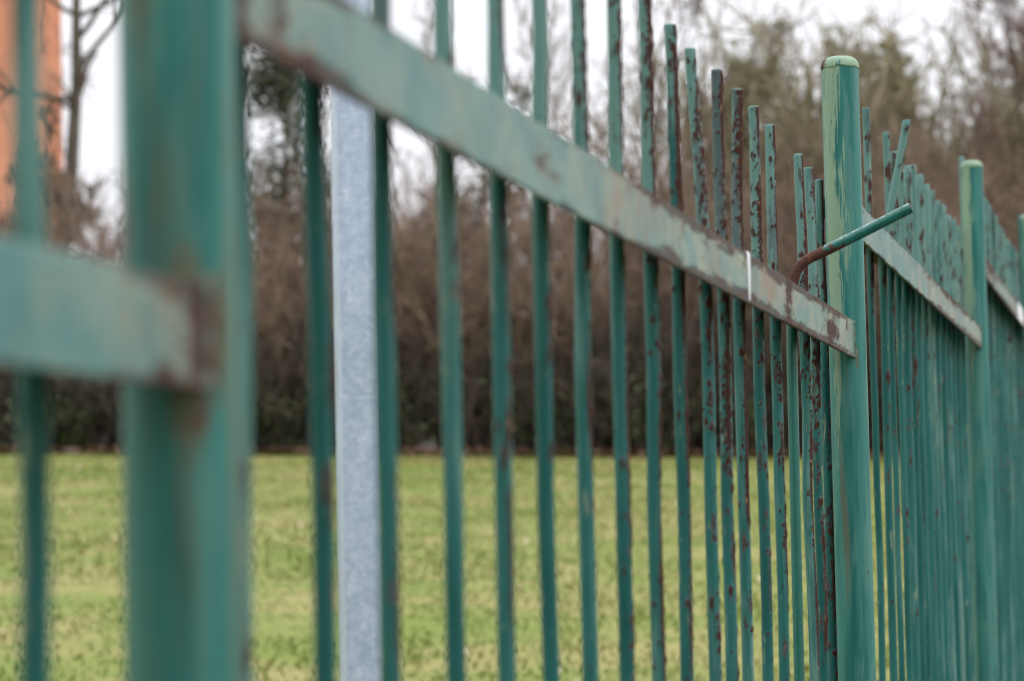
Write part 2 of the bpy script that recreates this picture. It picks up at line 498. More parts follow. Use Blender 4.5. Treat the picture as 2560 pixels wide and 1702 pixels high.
def revolve(profile, sides, rng, amp=0.0):
    prof = np.array(profile)
    a = np.arange(sides) * 2 * np.pi / sides
    V = np.stack([prof[:, 0:1] * np.cos(a), prof[:, 0:1] * np.sin(a), np.repeat(prof[:, 1:2], sides, 1)], -1)
    if amp:
        V[:, :, :2] *= 1 + rng.normal(0, amp, V.shape[:2])[..., None]
    K = len(prof)
    idx = np.arange(K * sides).reshape(K, sides)
    f = []
    for i in range(K - 1):
        for j in range(sides):
            f.append((idx[i, j], idx[i, (j + 1) % sides], idx[i + 1, (j + 1) % sides], idx[i + 1, j]))
    return V.reshape(-1, 3), f, idx

def post(u, ztop, pale_dir=None, pale_amt=1.0, stains=(), dirt=0.0, cap_rust=False, label=None):
    zb = fence_ground(u) - 0.12
    zt = ztop + ZE
    e = 0.018
    H = zt - e - zb
    zs = np.linspace(0, H, 130)
    v, f, idx = revolve([(POST_R, z) for z in zs], 40, RNG)
    ang = np.arctan2(v[:, 1], v[:, 0])
    pale = np.full(len(v), -0.25)
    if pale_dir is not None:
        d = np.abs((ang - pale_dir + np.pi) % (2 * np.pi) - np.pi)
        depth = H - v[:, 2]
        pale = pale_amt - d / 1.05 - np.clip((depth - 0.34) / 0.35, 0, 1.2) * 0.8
    rust = np.zeros(len(v)) - 0.3
    if cap_rust:
        d = np.abs((ang - (-2.75) + np.pi) % (2 * np.pi) - np.pi)
        rust = np.where(H - v[:, 2] < 0.0035, 0.75 - d / 0.9, rust)
    stain = np.full(len(v), dirt)
    for (sz, sa, rz, ra_, amt, rus) in stains:            # height relative to the eye, angle, half sizes
        d = np.abs((ang - sa + np.pi) % (2 * np.pi) - np.pi)
        g = np.exp(-(d / ra_) ** 2 - ((v[:, 2] + zb - ZE - sz) / rz) ** 2)
        stain = np.maximum(stain, amt * g)
        rust = np.maximum(rust, rus * g - 0.2)
    o = mesh_obj('post', v, f, M['post'], fence, attrs=dict(pale=pale, rust=rust, stain=stain))
    o.location = (0, u, zb)
    if label:
        o['label'] = label
    # domed cap with a slightly uneven lip
    prof = [(POST_R - 0.004, -0.002), (POST_R + 0.0004, -0.0015), (POST_R + 0.0009, 0.0005), (POST_R + 0.0003, 0.0035)]
    for t in np.linspace(0.12, 1, 10):
        a = t * math.pi / 2
        prof.append(((POST_R - 0.0002) * math.cos(a) ** 0.55 if t < 1 else 0.0008, 0.003 + (e - 0.003) * math.sin(a) ** 0.95))
    cv, cf, cidx = revolve(prof, 48, RNG)
    a = np.arctan2(cv[:, 1], cv[:, 0])
    lip = cv[:, 2] < 0.002
    wob = 0.0011 * np.sin(3.1 * a + u) + 0.0008 * np.sin(7.3 * a + 2 * u) - 0.0016 * np.exp(-((a + 1.75) / 0.25) ** 2)
    cv[lip, 2] += wob[lip]
    cf.append(tuple(int(i) for i in cidx[-1]))
    pale = np.full(len(cv), 0.9)
    rust = np.full(len(cv), -0.3)
    if cap_rust:
        d = np.abs((a - (-2.75) + np.pi) % (2 * np.pi) - np.pi)
        rust = np.clip(0.95 - d / 0.85, -0.3, 1) * np.where(cv[:, 2] < 0.0165, 1, 0.2)
    c = mesh_obj('cap', cv, cf, M['post'], o, attrs=dict(pale=pale, rust=rust, stain=np.full(len(cv), -0.3)))
    c.location = (0, 0, H)
    return o

# panels: rail bottom edge and picket tops, both relative to the eye
POSTS = [(-6.62, 0.36), (-3.30, 0.557), (0.0, 0.757), (3.34, 0.985), (6.72, 1.180), (10.08, 1.38)]
PANEL = [(-0.115, 0.37), (0.0765, 0.37), (0.2705, 0.577), (0.474, 0.805), (0.690, 1.02), (0.885, 1.21)]
#        index i: rail between post i-1 and post i (index 0 unused)

post(POSTS[0][0], POSTS[0][1])
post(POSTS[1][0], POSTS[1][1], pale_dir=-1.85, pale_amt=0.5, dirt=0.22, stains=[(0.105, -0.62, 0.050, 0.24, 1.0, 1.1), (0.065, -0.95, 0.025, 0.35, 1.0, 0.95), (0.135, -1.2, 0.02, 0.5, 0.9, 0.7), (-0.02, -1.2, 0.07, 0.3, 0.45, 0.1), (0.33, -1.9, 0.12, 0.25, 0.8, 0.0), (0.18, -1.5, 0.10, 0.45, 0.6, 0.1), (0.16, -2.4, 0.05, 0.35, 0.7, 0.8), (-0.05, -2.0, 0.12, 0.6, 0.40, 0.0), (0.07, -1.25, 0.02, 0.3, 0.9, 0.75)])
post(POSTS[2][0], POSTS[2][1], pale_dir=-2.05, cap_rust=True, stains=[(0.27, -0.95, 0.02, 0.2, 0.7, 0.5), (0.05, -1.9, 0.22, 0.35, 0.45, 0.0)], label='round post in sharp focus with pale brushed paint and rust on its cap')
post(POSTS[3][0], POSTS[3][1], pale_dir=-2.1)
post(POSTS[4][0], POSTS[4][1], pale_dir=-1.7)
post(POSTS[5][0], POSTS[5][1])

RAIL_F, RAIL_B, RAIL_H, RAIL_T = 0.014, -0.066, 0.060, 0.005

def rail(i, name='rail', zrel=None, rust_spots=(), age=((-99, .5), (99, .5)), shift=(0, 0), hs=1.0):
    ua = POSTS[i - 1][0] + 0.0275
    ub = POSTS[i][0] - 0.0275
    z0 = (PANEL[i][0] + ZE) if zrel is None else zrel
    Lr = ub - ua
    # inverted angle section: front leg hangs down, top leg reaches back over the pickets
    b = 0.0009
    sec = [(RAIL_F - b, 0), (RAIL_F, b), (RAIL_F, 0.010), (RAIL_F, 0.020), (RAIL_F, 0.030), (RAIL_F, 0.040), (RAIL_F, 0.050),
           (RAIL_F, RAIL_H - b * 2), (RAIL_F - b * 2, RAIL_H), (RAIL_B + b, RAIL_H), (RAIL_B, RAIL_H - b),
           (RAIL_B, RAIL_H - RAIL_T), (RAIL_F - RAIL_T, RAIL_H - RAIL_T), (RAIL_F - RAIL_T, b), (RAIL_F - RAIL_T + b, 0)]
    n = int(Lr / 0.02)
    ys = np.linspace(0, Lr, n)
    S = np.array(sec); S[:, 1] *= hs
    V = np.zeros((n, len(S), 3))
    V[:, :, 0] = S[None, :, 0]; V[:, :, 2] = S[None, :, 1]; V[:, :, 1] = ys[:, None]
    r = np.random.default_rng(100 + i)
    wav = np.convolve(r.normal(0, 1, n + 20), np.hanning(21) / 10, 'same')[10:10 + n] * 0.0006
    V[:, :, 0] += wav[:, None]
    V[:, :8, 2] += (r.normal(0, 0.00025, (n, 8)))
    K = len(S)
    idx = np.arange(n * K).reshape(n, K)
    f = []
    for a in range(n - 1):
        for c in range(K):
            f.append((idx[a, c], idx[a, (c + 1) % K], idx[a + 1, (c + 1) % K], idx[a + 1, c]))
    # the angle's end faces, as two rectangles
    for a, flip in ((0, 1), (n - 1, 0)):
        p1 = [idx[a, q] for q in (0, 1, 2, 3, 4, 5, 6, 7, 8, 12, 13, 14)]
        p2 = [idx[a, q] for q in (8, 9, 10, 11, 12)]
        for p in (p1, p2):
            f.append(tuple(p[::-1] if not flip else p))
    v = V.reshape(-1, 3)
    rust = np.full(len(v), -0.25)
    for (su, sz, ru, rz, amt) in rust_spots:
        d = ((v[:, 1] - (su - ua)) / ru) ** 2 + ((v[:, 2] - sz) / rz) ** 2
        rust = np.maximum(rust, amt * np.exp(-d) - 0.05)
    o = mesh_obj(name, v, f, M['rail'], fence, smooth=False, attrs=dict(rust=rust, age=np.interp(v[:, 1] + ua, [q[0] for q in age], [q[1] for q in age])))
    o.data.materials.append(M['dark_inside'])                 # unpainted inside of the angle, coloured dark to deepen the shade below
    mi = np.zeros(len(f), dtype=np.int32)
    for a in range(n - 1):
        mi[a * K + 11] = 1; mi[a * K + 12] = 1
    o.data.polygons.foreach_set('material_index', mi)
    o.location = (shift[0], ua + shift[1], z0)
    # weld bead along the end that meets the far post
    r = np.random.default_rng(300 + i)
    for yy in (Lr,):
        P = []
        rad = []
        for t in np.linspace(0, 1, 22):
            P.append((RAIL_F - 0.002 + r.normal(0, 0.0006), yy + 0.0006 + r.normal(0, 0.0006), 0.001 + t * 0.058))
            rad.append(0.0033 + 0.0014 * math.sin(t * 60) + abs(r.normal(0, 0.0006)))
        wv, wf = tube_geo(np.array([P]), np.array([rad]), 8)
        w = fast_mesh('weld_bead', wv, wf, M['weld'], o, smooth=True)
    return o

JOINTS = [-2.904, -2.737, -2.544, -2.363, -2.189, -2.009, -1.816, -1.628, -1.44, -1.228, -1.097, -0.944, -0.759, -0.582, -0.428, -0.241, -0.104]
jr = np.random.default_rng(9)
joint_rust = []
for q in JOINTS:
    am = 0.35 if q < -1.9 else 0.75
    joint_rust.append((q + jr.normal(0, .01), 0.060, 0.05 + 0.05 * jr.random(), 0.006 + 0.005 * jr.random(), jr.uniform(0.3, 1.0) * am))
    joint_rust.append((q + jr.normal(0, .03), 0.001, 0.03 + 0.03 * jr.random(), 0.006 + 0.005 * jr.random(), jr.uniform(0.3, 1.0) * am))
rail(1, rust_spots=[(-3.345, 0.030, 0.026, 0.060, 1.05), (-3.39, 0.004, 0.03, 0.018, 0.85), (-3.385, 0.05, 0.03, 0.02, 0.55)], age=((-6, .3), (-3.5, .25), (-3.42, .8), (-3.3, 1)), shift=(0.008, 0.006), hs=0.89)
blotches = [(jr.uniform(-2.7, -0.5), jr.uniform(0.004, 0.056), jr.uniform(.02, .06), jr.uniform(.006, .018), jr.uniform(.4, .72)) for q in range(22)]
rail(2, rust_spots=blotches + [(-3.24, 0.030, 0.03, 0.05, 1.0), (-3.16, 0.03, 0.022, 0.04, 0.75), (-3.12, 0.004, 0.05, 0.014, 0.8), (-2.95, 0.0, 0.06, 0.010, 0.6), (-2.8, 0.06, 0.08, 0.01, 0.6), (-0.36, 0.024, 0.13, 0.020, 0.95), (-0.33, 0.056, 0.18, 0.009, 0.85), (-0.86, 0.03, 0.05, 0.06, 0.8),
                    (-0.50, 0.058, 0.16, 0.010, 0.8), (-0.73, 0.002, 0.25, 0.008, 0.8), (-1.45, 0.058, 0.35, 0.008, 0.65), (-1.9, 0.057, 0.25, 0.007, 0.6), (-0.14, 0.05, 0.05, 0.018, 0.6)] + joint_rust,
     age=((-3.3, 1.1), (-3.1, 1.0), (-2.98, .45), (-2.6, .35), (-2.2, .6), (-1.7, 1.0), (-1.3, 1.05), (-.25, 1.0), (-.05, .6)))
rail(3, rust_spots=[(1.5, 0.05, 0.5, 0.014, 0.6), (2.2, 0.05, 0.6, 0.016, 0.75), (0.1, 0.05, 0.1, 0.02, 0.6), (2.9, 0.01, 0.5, 0.01, 0.5)], age=((0, .5), (1.2, .5), (1.9, 1), (3, .9)))
rail(4, rust_spots=[(3.8, 0.045, 0.6, 0.04, 0.85)], age=((3.3, 1), (6, .9)))
rail(5)
for i in range(1, 6):
    zlow = fence_ground(POSTS[i - 1][0] if i == 1 else POSTS[i - 1][0]) + 0.10
    rail(i, 'bottom_rail', zlow)

def picket(u, nlow, ntop, zb, zt, rl=0.0077, rt=0.0070, fine=False, rust=0.5, kink=None, seed=0, zrail=None, label=None, streak=0.5, grey=0.4):
    """a round bar; straight to the rail, above it leaning from nlow to ntop"""
    r = np.random.default_rng(seed)
    H = zt - zb
    sides = 18 if fine else 10
    hz = H - 0.95 if H > 1.0 else 0.0
    if fine:
        zs = np.concatenate([np.linspace(0, hz, 12, endpoint=False), np.arange(hz, H - 0.002, 0.0026)])
    else:
        zs = np.concatenate([np.linspace(0, hz, 8, endpoint=False), np.arange(hz, H - 0.002, 0.008 if -0.2 < u < 1.6 else 0.016)])
    K = len(zs)
    zr = (zrail - zb) if zrail is not None else H * 0.8
    t = np.clip((zs - zr) / max(H - zr, 1e-3), 0, 1)
    x = nlow + (ntop - nlow) * t
    wob = np.interp(zs, np.linspace(0, H, 14), r.normal(0, 0.0009, 14))
    x = x + wob * np.clip((H - zs) / 0.1, 0, 1)
    y = np.interp(zs, np.linspace(0, H, 10), r.normal(0, 0.0025, 10))
    mid = zr + 0.03
    rad = np.where(zs < mid, rl, rl + (rt - rl) * np.clip((zs - mid) / 0.08, 0, 1))
    ang = np.arange(sides) * 2 * np.pi / sides
    A, Z = np.meshgrid(ang, zs)
    ru = np.zeros_like(A)
    sg = np.zeros_like(A)
    disp = np.zeros_like(A)
    # weathered side: toward +X (the open side) and a wandering rust seam along it
    seam = -0.35 + np.interp(zs, np.linspace(0, H, 9), r.normal(0, 0.35, 9))
    dA = (A - seam[:, None] + np.pi) % (2 * np.pi) - np.pi
    along = np.interp(zs, np.linspace(0, H, 24), np.clip(r.normal(0.1, 0.5, 24) + (streak - 0.5) * 1.9, -1, 1.3))
    upper = np.clip((zs - zr) / 0.05, 0, 1)
    along = along - 0.32 * (1 - upper)
    band = np.exp(-(dA / (0.45 + 0.35 * max(streak - .5, 0))) ** 2) * np.clip(along, 0, 1)[:, None]
    ru = np.maximum(ru, band * 0.9)
    zone = np.interp(zs, np.linspace(0, H, 12), np.clip(r.normal(0.1, 0.3, 12) + (grey - 0.42) * 0.9, 0, 1)) * (0.35 + 0.65 * upper)
    sg = np.clip(zone[:, None] + band * 0.6 - 0.12 * (np.abs(dA) > 1.6), 0, 1)
    nb = int((300 if fine else 60) * rust * H / 1.3)
    bz = H - np.abs(r.normal(0, 0.5, nb)) * 0.95
    ba = seam[np.clip(np.searchsorted(zs, bz), 0, K - 1)] + r.normal(-0.35, 0.95, nb)
    bs = (0.0007 + 0.0024 * r.random(nb) ** 3.0) * (1.0 if fine else 1.7)
    bl = r.uniform(1.0, 3.2, nb)
    clus = np.concatenate([H - np.abs(r.normal(0, .45, 6)) * .95, [zr, zr + 0.02]])
    pick = r.random(nb) < 0.8
    bz = np.where(pick, clus[np.minimum(r.geometric(0.28, nb) - 1, 7)] + r.normal(0, 0.045, nb), bz)
    ba = seam[np.clip(np.searchsorted(zs, bz), 0, K - 1)] + np.where(r.random(nb) < 0.6, r.normal(-0.05, 0.33, nb), r.normal(-0.5, 1.0, nb))
    for q in range(nb):
        if bz[q] < hz:
            continue
        k0, k1 = np.searchsorted(zs, [bz[q] - 0.02, bz[q] + 0.02])
        if k1 <= k0:
            continue
        da = ((A[k0:k1] - ba[q] + np.pi) % (2 * np.pi) - np.pi) * rl
        dz = (Z[k0:k1] - bz[q]) / bl[q]
        g = np.exp(-(da ** 2 + dz ** 2) / (bs[q] ** 2))
        ru[k0:k1] = np.maximum(ru[k0:k1], g * 0.9)
        disp[k0:k1] = np.maximum(disp[k0:k1], g * bs[q] * 0.55)
        sg[k0:k1] = np.maximum(sg[k0:k1], 0.55 * np.exp(-(da ** 2 + (dz * 0.6) ** 2) / (2.2 * bs[q]) ** 2))
    npz = int(11 * rust * H / 1.3)
    for q in range(npz):
        pz = H - abs(r.normal(0, 0.5)) * 0.9
        if pz < hz:
            continue
        k0, k1 = np.searchsorted(zs, [pz - 0.08, pz + 0.08])
        pa = seam[min(np.searchsorted(zs, pz), K - 1)] + r.normal(-0.1, 0.6)
        ps, pl = r.uniform(0.0028, 0.0055), r.uniform(2.0, 5.5)
        da = ((A[k0:k1] - pa + np.pi) % (2 * np.pi) - np.pi) * rl
        dz = (Z[k0:k1] - pz) / pl
        g = np.exp(-(da ** 2 + dz ** 2) / ps ** 2)
        ru[k0:k1] = np.maximum(ru[k0:k1], g * 0.52)
        sg[k0:k1] = np.maximum(sg[k0:k1], g * 0.8)
        k2, k3 = np.searchsorted(zs, [pz - 0.16, pz])
        if k3 > k2:                                   # stain washed down below the patch
            db = ((A[k2:k3] - pa + np.pi) % (2 * np.pi) - np.pi) * rl
            sg[k2:k3] = np.maximum(sg[k2:k3], 0.62 * np.exp(-(db / (ps * 0.8)) ** 2) * np.exp((Z[k2:k3] - pz) / 0.05))
        disp[k0:k1] = np.maximum(disp[k0:k1], g * np.abs(r.normal(0, 0.00045, g.shape)))
    disp = disp + band * np.abs(r.normal(0, 0.0005, A.shape)) * (1.0 if fine else 0.5)
    if not fine:
        disp *= 0.6
    rr = rad[:, None] + disp
    V = np.stack([x[:, None] + rr * np.cos(A), y[:, None] + rr * np.sin(A), Z], -1)
    # rounded cut end
    rings = [V]
    rl_ = [ru]; sl_ = [sg]
    endsoil = 0.8 if r.random() < 0.5 else 0.25
    for q, (fr, dz) in enumerate(((0.93, 0.0012), (0.72, 0.0020), (0.02, 0.0022))):
        top = V[-1].copy()
        c = np.array([x[-1], y[-1], 0])
        top[:, :2] = c[None, :2] + (top[:, :2] - c[None, :2]) * fr
        top[:, 2] = zs[-1] + dz
        rings.append(top[None])
        rl_.append(np.full((1, sides), 0.1)); sl_.append(np.full((1, sides), endsoil))
    V = np.concatenate(rings); ru = np.concatenate(rl_); sg = np.concatenate(sl_)
    nearend = np.clip(1 - (H - V[:, :, 2]) / 0.010, 0, 1)
    sg = np.maximum(sg, nearend * endsoil)
    K = V.shape[0]
    idx = np.arange(K * sides).reshape(K, sides)
    a = idx[:-1]; b = np.roll(a, -1, 1); d = idx[1:]; c = np.roll(d, -1, 1)
    f = np.stack([a, b, c, d], -1).reshape(-1, 4)
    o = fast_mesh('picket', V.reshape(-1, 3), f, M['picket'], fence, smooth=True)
    bleach_and_light = np.clip((V[:, :, 2] - zr) / 0.06, -1, 1)  # paler above the rail, darker below: chalking plus light and shade put into colour
    for nm, arr in (('rust', ru), ('scale_zone', sg), ('bleach_and_light', bleach_and_light)):
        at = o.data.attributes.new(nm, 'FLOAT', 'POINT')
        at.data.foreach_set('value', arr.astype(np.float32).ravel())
    o.location = (0, u, zb)
    if label:
        o['label'] = label
    return o

PN = -0.040
# (u, n at the top, top height relative to the eye, rust, streak, grey)
panel2 = [(-3.075, PN, .577, .4, .4, .4), (-2.904, PN, .577, .4, .4, .4), (-2.737, -.0352, .575, .5, .75, .85), (-2.544, -.0387, .577, .4, .35, .3), (-2.363, -.0389, .577, .6, .6, .45),
          (-2.189, -.0379, .577, .5, .5, .4), (-2.009, -.0370, .577, .6, .75, .45), (-1.816, -.0367, .577, .7, .85, .6), (-1.628, -.0385, .577, .8, .95, .45),
          (-1.440, -.0411, .578, .9, 1.0, .45), (-1.228, -.0522, .584, .9, .35, .35), (-1.097, -.0394, .577, 1.3, 1.0, 1.0), (-0.944, -.0356, .574, 1.2, 1.0, .95),
          (-0.759, -.0394, .5765, 1.1, .75, .55), (-0.582, -.0409, .575, .9, .7, .3), (-0.241, -.0420, .574, 1.2, 1.0, .5), (-0.104, -.0438, .570, 1.2, .9, .7),
          (0.024, -.0409, .565, 1.0, .85, .4), (0.165, -.0392, .562, .9, .6, .5)]
zr2 = PANEL[2][0] + ZE + RAIL_H
for k, (u, nt, zt, ru, st, gr) in enumerate(panel2):
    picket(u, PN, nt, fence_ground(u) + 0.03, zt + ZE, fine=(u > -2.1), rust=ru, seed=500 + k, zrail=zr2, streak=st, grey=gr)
# left panel, running out of the frame beside the camera
u = -3.257
k = 0
while u > -6.5:
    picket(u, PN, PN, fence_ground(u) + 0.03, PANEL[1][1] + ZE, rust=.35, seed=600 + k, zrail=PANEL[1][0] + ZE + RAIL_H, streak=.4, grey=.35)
    u -= 0.151 if k == 0 else 0.176
    k += 1
# third panel
panel3 = [(0.43, .795, PN, .5), (0.62, .797, PN, .4), (0.836, .795, -.0405, .5), (1.242, .800, PN, .8), (1.414, .782, PN, .6), (1.58, .762, PN, .5), (1.735, .790, PN, 1.0), (1.886, .808, PN, .4),
          (2.075, .810, PN, .4), (2.26, .808, PN, .5), (2.43, .812, PN, .6), (2.61, .806, PN, .5), (2.78, .812, PN, .6), (2.95, .804, PN, .5), (3.13, .811, PN, .5), (3.30, .808, PN, .5)]
zr3 = PANEL[3][0] + ZE + RAIL_H
for k, (u, zt, nt, ru) in enumerate(panel3):
    thin = u < 1.5
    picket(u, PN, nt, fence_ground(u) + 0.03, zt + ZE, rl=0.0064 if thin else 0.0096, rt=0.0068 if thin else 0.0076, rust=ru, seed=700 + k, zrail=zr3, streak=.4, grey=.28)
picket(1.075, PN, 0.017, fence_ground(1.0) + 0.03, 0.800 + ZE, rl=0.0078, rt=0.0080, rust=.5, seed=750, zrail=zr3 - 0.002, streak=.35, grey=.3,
       label='picket bent over at the rail and leaning towards the right')
for i, base in ((4, 3.56), (5, 6.92)):
    u = base; k = 0
    while u < POSTS[i][0] + 0.05:
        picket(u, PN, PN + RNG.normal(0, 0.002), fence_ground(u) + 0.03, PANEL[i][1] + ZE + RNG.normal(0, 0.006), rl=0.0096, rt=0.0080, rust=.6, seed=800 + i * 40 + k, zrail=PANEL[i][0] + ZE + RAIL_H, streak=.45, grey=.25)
        u += 0.176; k += 1

def bent_rod():
    u = -0.428
    zb = fence_ground(u) + 0.03
    pts = [(PN, zb), (PN, zb + 0.5), (PN + .003, 0.250 + ZE), (-0.0345, 0.335 + ZE), (-0.0318, 0.359 + ZE), (-0.0255, 0.3795 + ZE), (-0.0125, 0.3925 + ZE),
           (0.006, 0.4010 + ZE), (0.0725, 0.4308 + ZE), (0.1420, 0.4630 + ZE)]
    # Catmull-Rom through the points so that the bend is round
    P = np.array(pts)
    Q = []
    for i in range(len(P) - 1):
        p0 = P[max(i - 1, 0)]; p1 = P[i]; p2 = P[i + 1]; p3 = P[min(i + 2, len(P) - 1)]
        L = np.linalg.norm(p2 - p1)
        m1 = (p2 - p0) / max(np.linalg.norm(p2 - p1) + np.linalg.norm(p1 - p0), 1e-6) * L
        m2 = (p3 - p1) / max(np.linalg.norm(p3 - p2) + np.linalg.norm(p2 - p1), 1e-6) * L
        n = max(3, int(L / 0.003))
        for t in np.linspace(0, 1, n, endpoint=False):
            h1 = 2 * t ** 3 - 3 * t ** 2 + 1; h2 = t ** 3 - 2 * t ** 2 + t; h3 = -2 * t ** 3 + 3 * t ** 2; h4 = t ** 3 - t ** 2
            Q.append(h1 * p1 + h2 * m1 + h3 * p2 + h4 * m2)
    Q.append(P[-1])
    Q = np.array(Q)
    path = np.stack([Q[:, 0], np.zeros(len(Q)), Q[:, 1]], -1)
    d = path[-1] - path[-3]; d /= np.linalg.norm(d)
    rad = np.full(len(Q), 0.0078)
    rad = np.where(Q[:, 1] > 0.33 + ZE, 0.0078, rad)
    bend = np.clip(1 - np.abs(Q[:, 1] - 0.385 - ZE) / 0.03, 0, 1)
    rad = rad - 0.0003 * bend
    path = np.concatenate([path, path[-1:] + d * 0.0006, path[-1:] + d * 0.0006, path[-1:] - d * 0.004])
    rad = np.concatenate([rad, [0.0073, 0.0050, 0.0048]])        # a hollow tube end
    # explicit frames (the path stays in the X-Z plane)
    T = np.gradient(path[:len(Q)], axis=0)
    T = np.concatenate([T, np.repeat(d[None], 3, 0)])
    T /= np.linalg.norm(T, axis=1, keepdims=True)
    B = np.array([[0, 1, 0]])
    Nn = np.cross(np.broadcast_to(B, T.shape), T)
    sides = 22
    ang = np.arange(sides) * 2 * np.pi / sides
    rng = np.random.default_rng(5)
    jit = rng.normal(0, 0.00012, (len(path), sides)); jit[-4:] = 0
    V = path[:, None, :] + (rad[:, None] + jit)[..., None] * (Nn[:, None, :] * np.cos(ang)[None, :, None] + B[:, None, :] * np.sin(ang)[None, :, None])
    K = len(path)
    idx = np.arange(K * sides).reshape(K, sides)
    a = idx[:-1]; b = np.roll(a, -1, 1); dd = idx[1:]; c = np.roll(dd, -1, 1)
    f = [tuple(q) for q in np.stack([a, b, c, dd], -1).reshape(-1, 4).tolist()]
    f.append(tuple(int(q) for q in idx[-1]))
    X = V[:, :, 0]; Zr = V[:, :, 2] - ZE
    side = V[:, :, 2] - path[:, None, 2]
    rust = np.where((Zr > 0.335) & (X < 0.012), 1.0, 0.0) + np.where((Zr > 0.335) & (X >= 0.012), np.clip(0.95 - (X - 0.012) / 0.05 - side * 60, 0, 0.95) * 0.75, 0)
    rust = np.where(Zr < 0.30, 0.02, rust)
    rust[-4:] = 0.45; rust[-1] = 0.9
    top_light = np.clip(0.35 + side * 55, 0, 1) * (X > 0.0)
    o = mesh_obj('picket', V.reshape(-1, 3), f, M['rod'], fence, attrs=dict(rust=rust.ravel(), top_light=top_light.ravel()))
    o.location = (0, u, 0)
    o['label'] = 'picket bent sharply over the rail towards the camera, rusty at the bend'
bent_rod()

# ------------------------------------------------------------------ white strips wrapped over the rails
def band(i, u, width, label, taper=0.0, z_lo=0.002, z_hi=RAIL_H + 0.0004, over=0.0015):
    e = empty('white_tape', (FX, FY, FZ), -PHI)
    zb = PANEL[i][0] + ZE
    off = 0.0004
    prof = [(RAIL_F + off, z_lo), (RAIL_F + off, z_lo + 0.002), (RAIL_F + off, 0.02), (RAIL_F + off, 0.03), (RAIL_F + off, z_hi - 0.002), (RAIL_F, z_hi + 0.0004), (RAIL_F - over, z_hi + 0.0004)]
    th = 0.0006
    V, f = [], []
    n = len(prof)
    for q, (x, z) in enumerate(prof):
        w = width * (1 - taper * (1 - np.clip(z / RAIL_H, 0, 1)))
        ox = th if q <= 4 else 0.0
        oz = th if q >= 5 else 0
        for s in (-0.5, 0.5):
            V.append((x, s * w, z))
        for s in (-0.5, 0.5):
            V.append((x + ox, s * w, z + oz))
    for q in range(n - 1):
        a, b = q * 4, (q + 1) * 4
        f += [(a + 2, a + 3, b + 3, b + 2), (a, b, b + 1, a + 1), (a, a + 2, b + 2, b), (a + 1, b + 1, b + 3, a + 3)]
    f += [(0, 1, 3, 2), (4 * n - 4, 4 * n - 2, 4 * n - 1, 4 * n - 3)]
    o = mesh_obj('strip', V, f, M['tape'], e, smooth=False)
    o.location = (0, u, zb)
    # the root is the strip's own base point on the rail
    base = Matrix.Translation((FX, FY, FZ)) @ Matrix.Rotation(-PHI, 4, 'Z') @ Vector((RAIL_F, u, zb))
    e.location = base
    o.location = (-RAIL_F, 0, 0)
    tag(e, label, 'tape')
band(2, -1.244, 0.026, 'narrow white strip stuck across the rail left of the bent picket', taper=0.7, z_lo=0.003)
band(4, 5.55, 0.34, 'blurred bluish white strip on the far rail at the right edge', z_lo=0.004)

# ------------------------------------------------------------------ galvanised post behind the fence
def galv_post():
    gx, gy = -0.1784, 3.392
    gz = float(ground_z(gx, gy)) - 0.05
    e = empty('galvanised_post', (gx, gy, gz), R(14.5))
    tag(e, 'tall pale galvanised steel post standing just behind the green fence', 'post')
    H = 2.75
    w = 0.0415
    rc = 0.004
    ring = []
    for cx, cy, a0 in ((1, 1, 0), (-1, 1, 90), (-1, -1, 180), (1, -1, 270)):
        for t in np.linspace(0, 90, 5):
            a = R(a0 + t)
            ring.append((cx * (w / 2 - rc) + rc * math.cos(a), cy * (w / 2 - rc) + rc * math.sin(a)))
    ring = np.array(ring); S = len(ring)
    zs = np.linspace(0, H, 24)
    V = np.zeros((len(zs), S, 3)); V[:, :, :2] = ring[None]; V[:, :, 2] = zs[:, None]
    idx = np.arange(len(zs) * S).reshape(len(zs), S)
    a = idx[:-1]; b = np.roll(a, -1, 1); d = idx[1:]; c = np.roll(d, -1, 1)
    f = [tuple(q) for q in np.stack([a, b, c, d], -1).reshape(-1, 4).tolist()]
    o = mesh_obj('tube', V.reshape(-1, 3), f, M['galv'], e, smooth=False)
    # plastic-free pressed end cap
    capv, capf = [], []
    for q, (sc2, z) in enumerate(((1.04, H - 0.012), (1.06, H - 0.004), (1.02, H + 0.003), (0.8, H + 0.006))):
        capv += [(x * sc2, y * sc2, z) for x, y in ring]
    for q in range(3):
        for j in range(S):
            capf.append((q * S + j, q * S + (j + 1) % S, (q + 1) * S + (j + 1) % S, (q + 1) * S + j))
    capf.append(tuple(3 * S + j for j in range(S)))
    mesh_obj('end_cap', capv, capf, M['galv'], e, smooth=False)
galv_post()

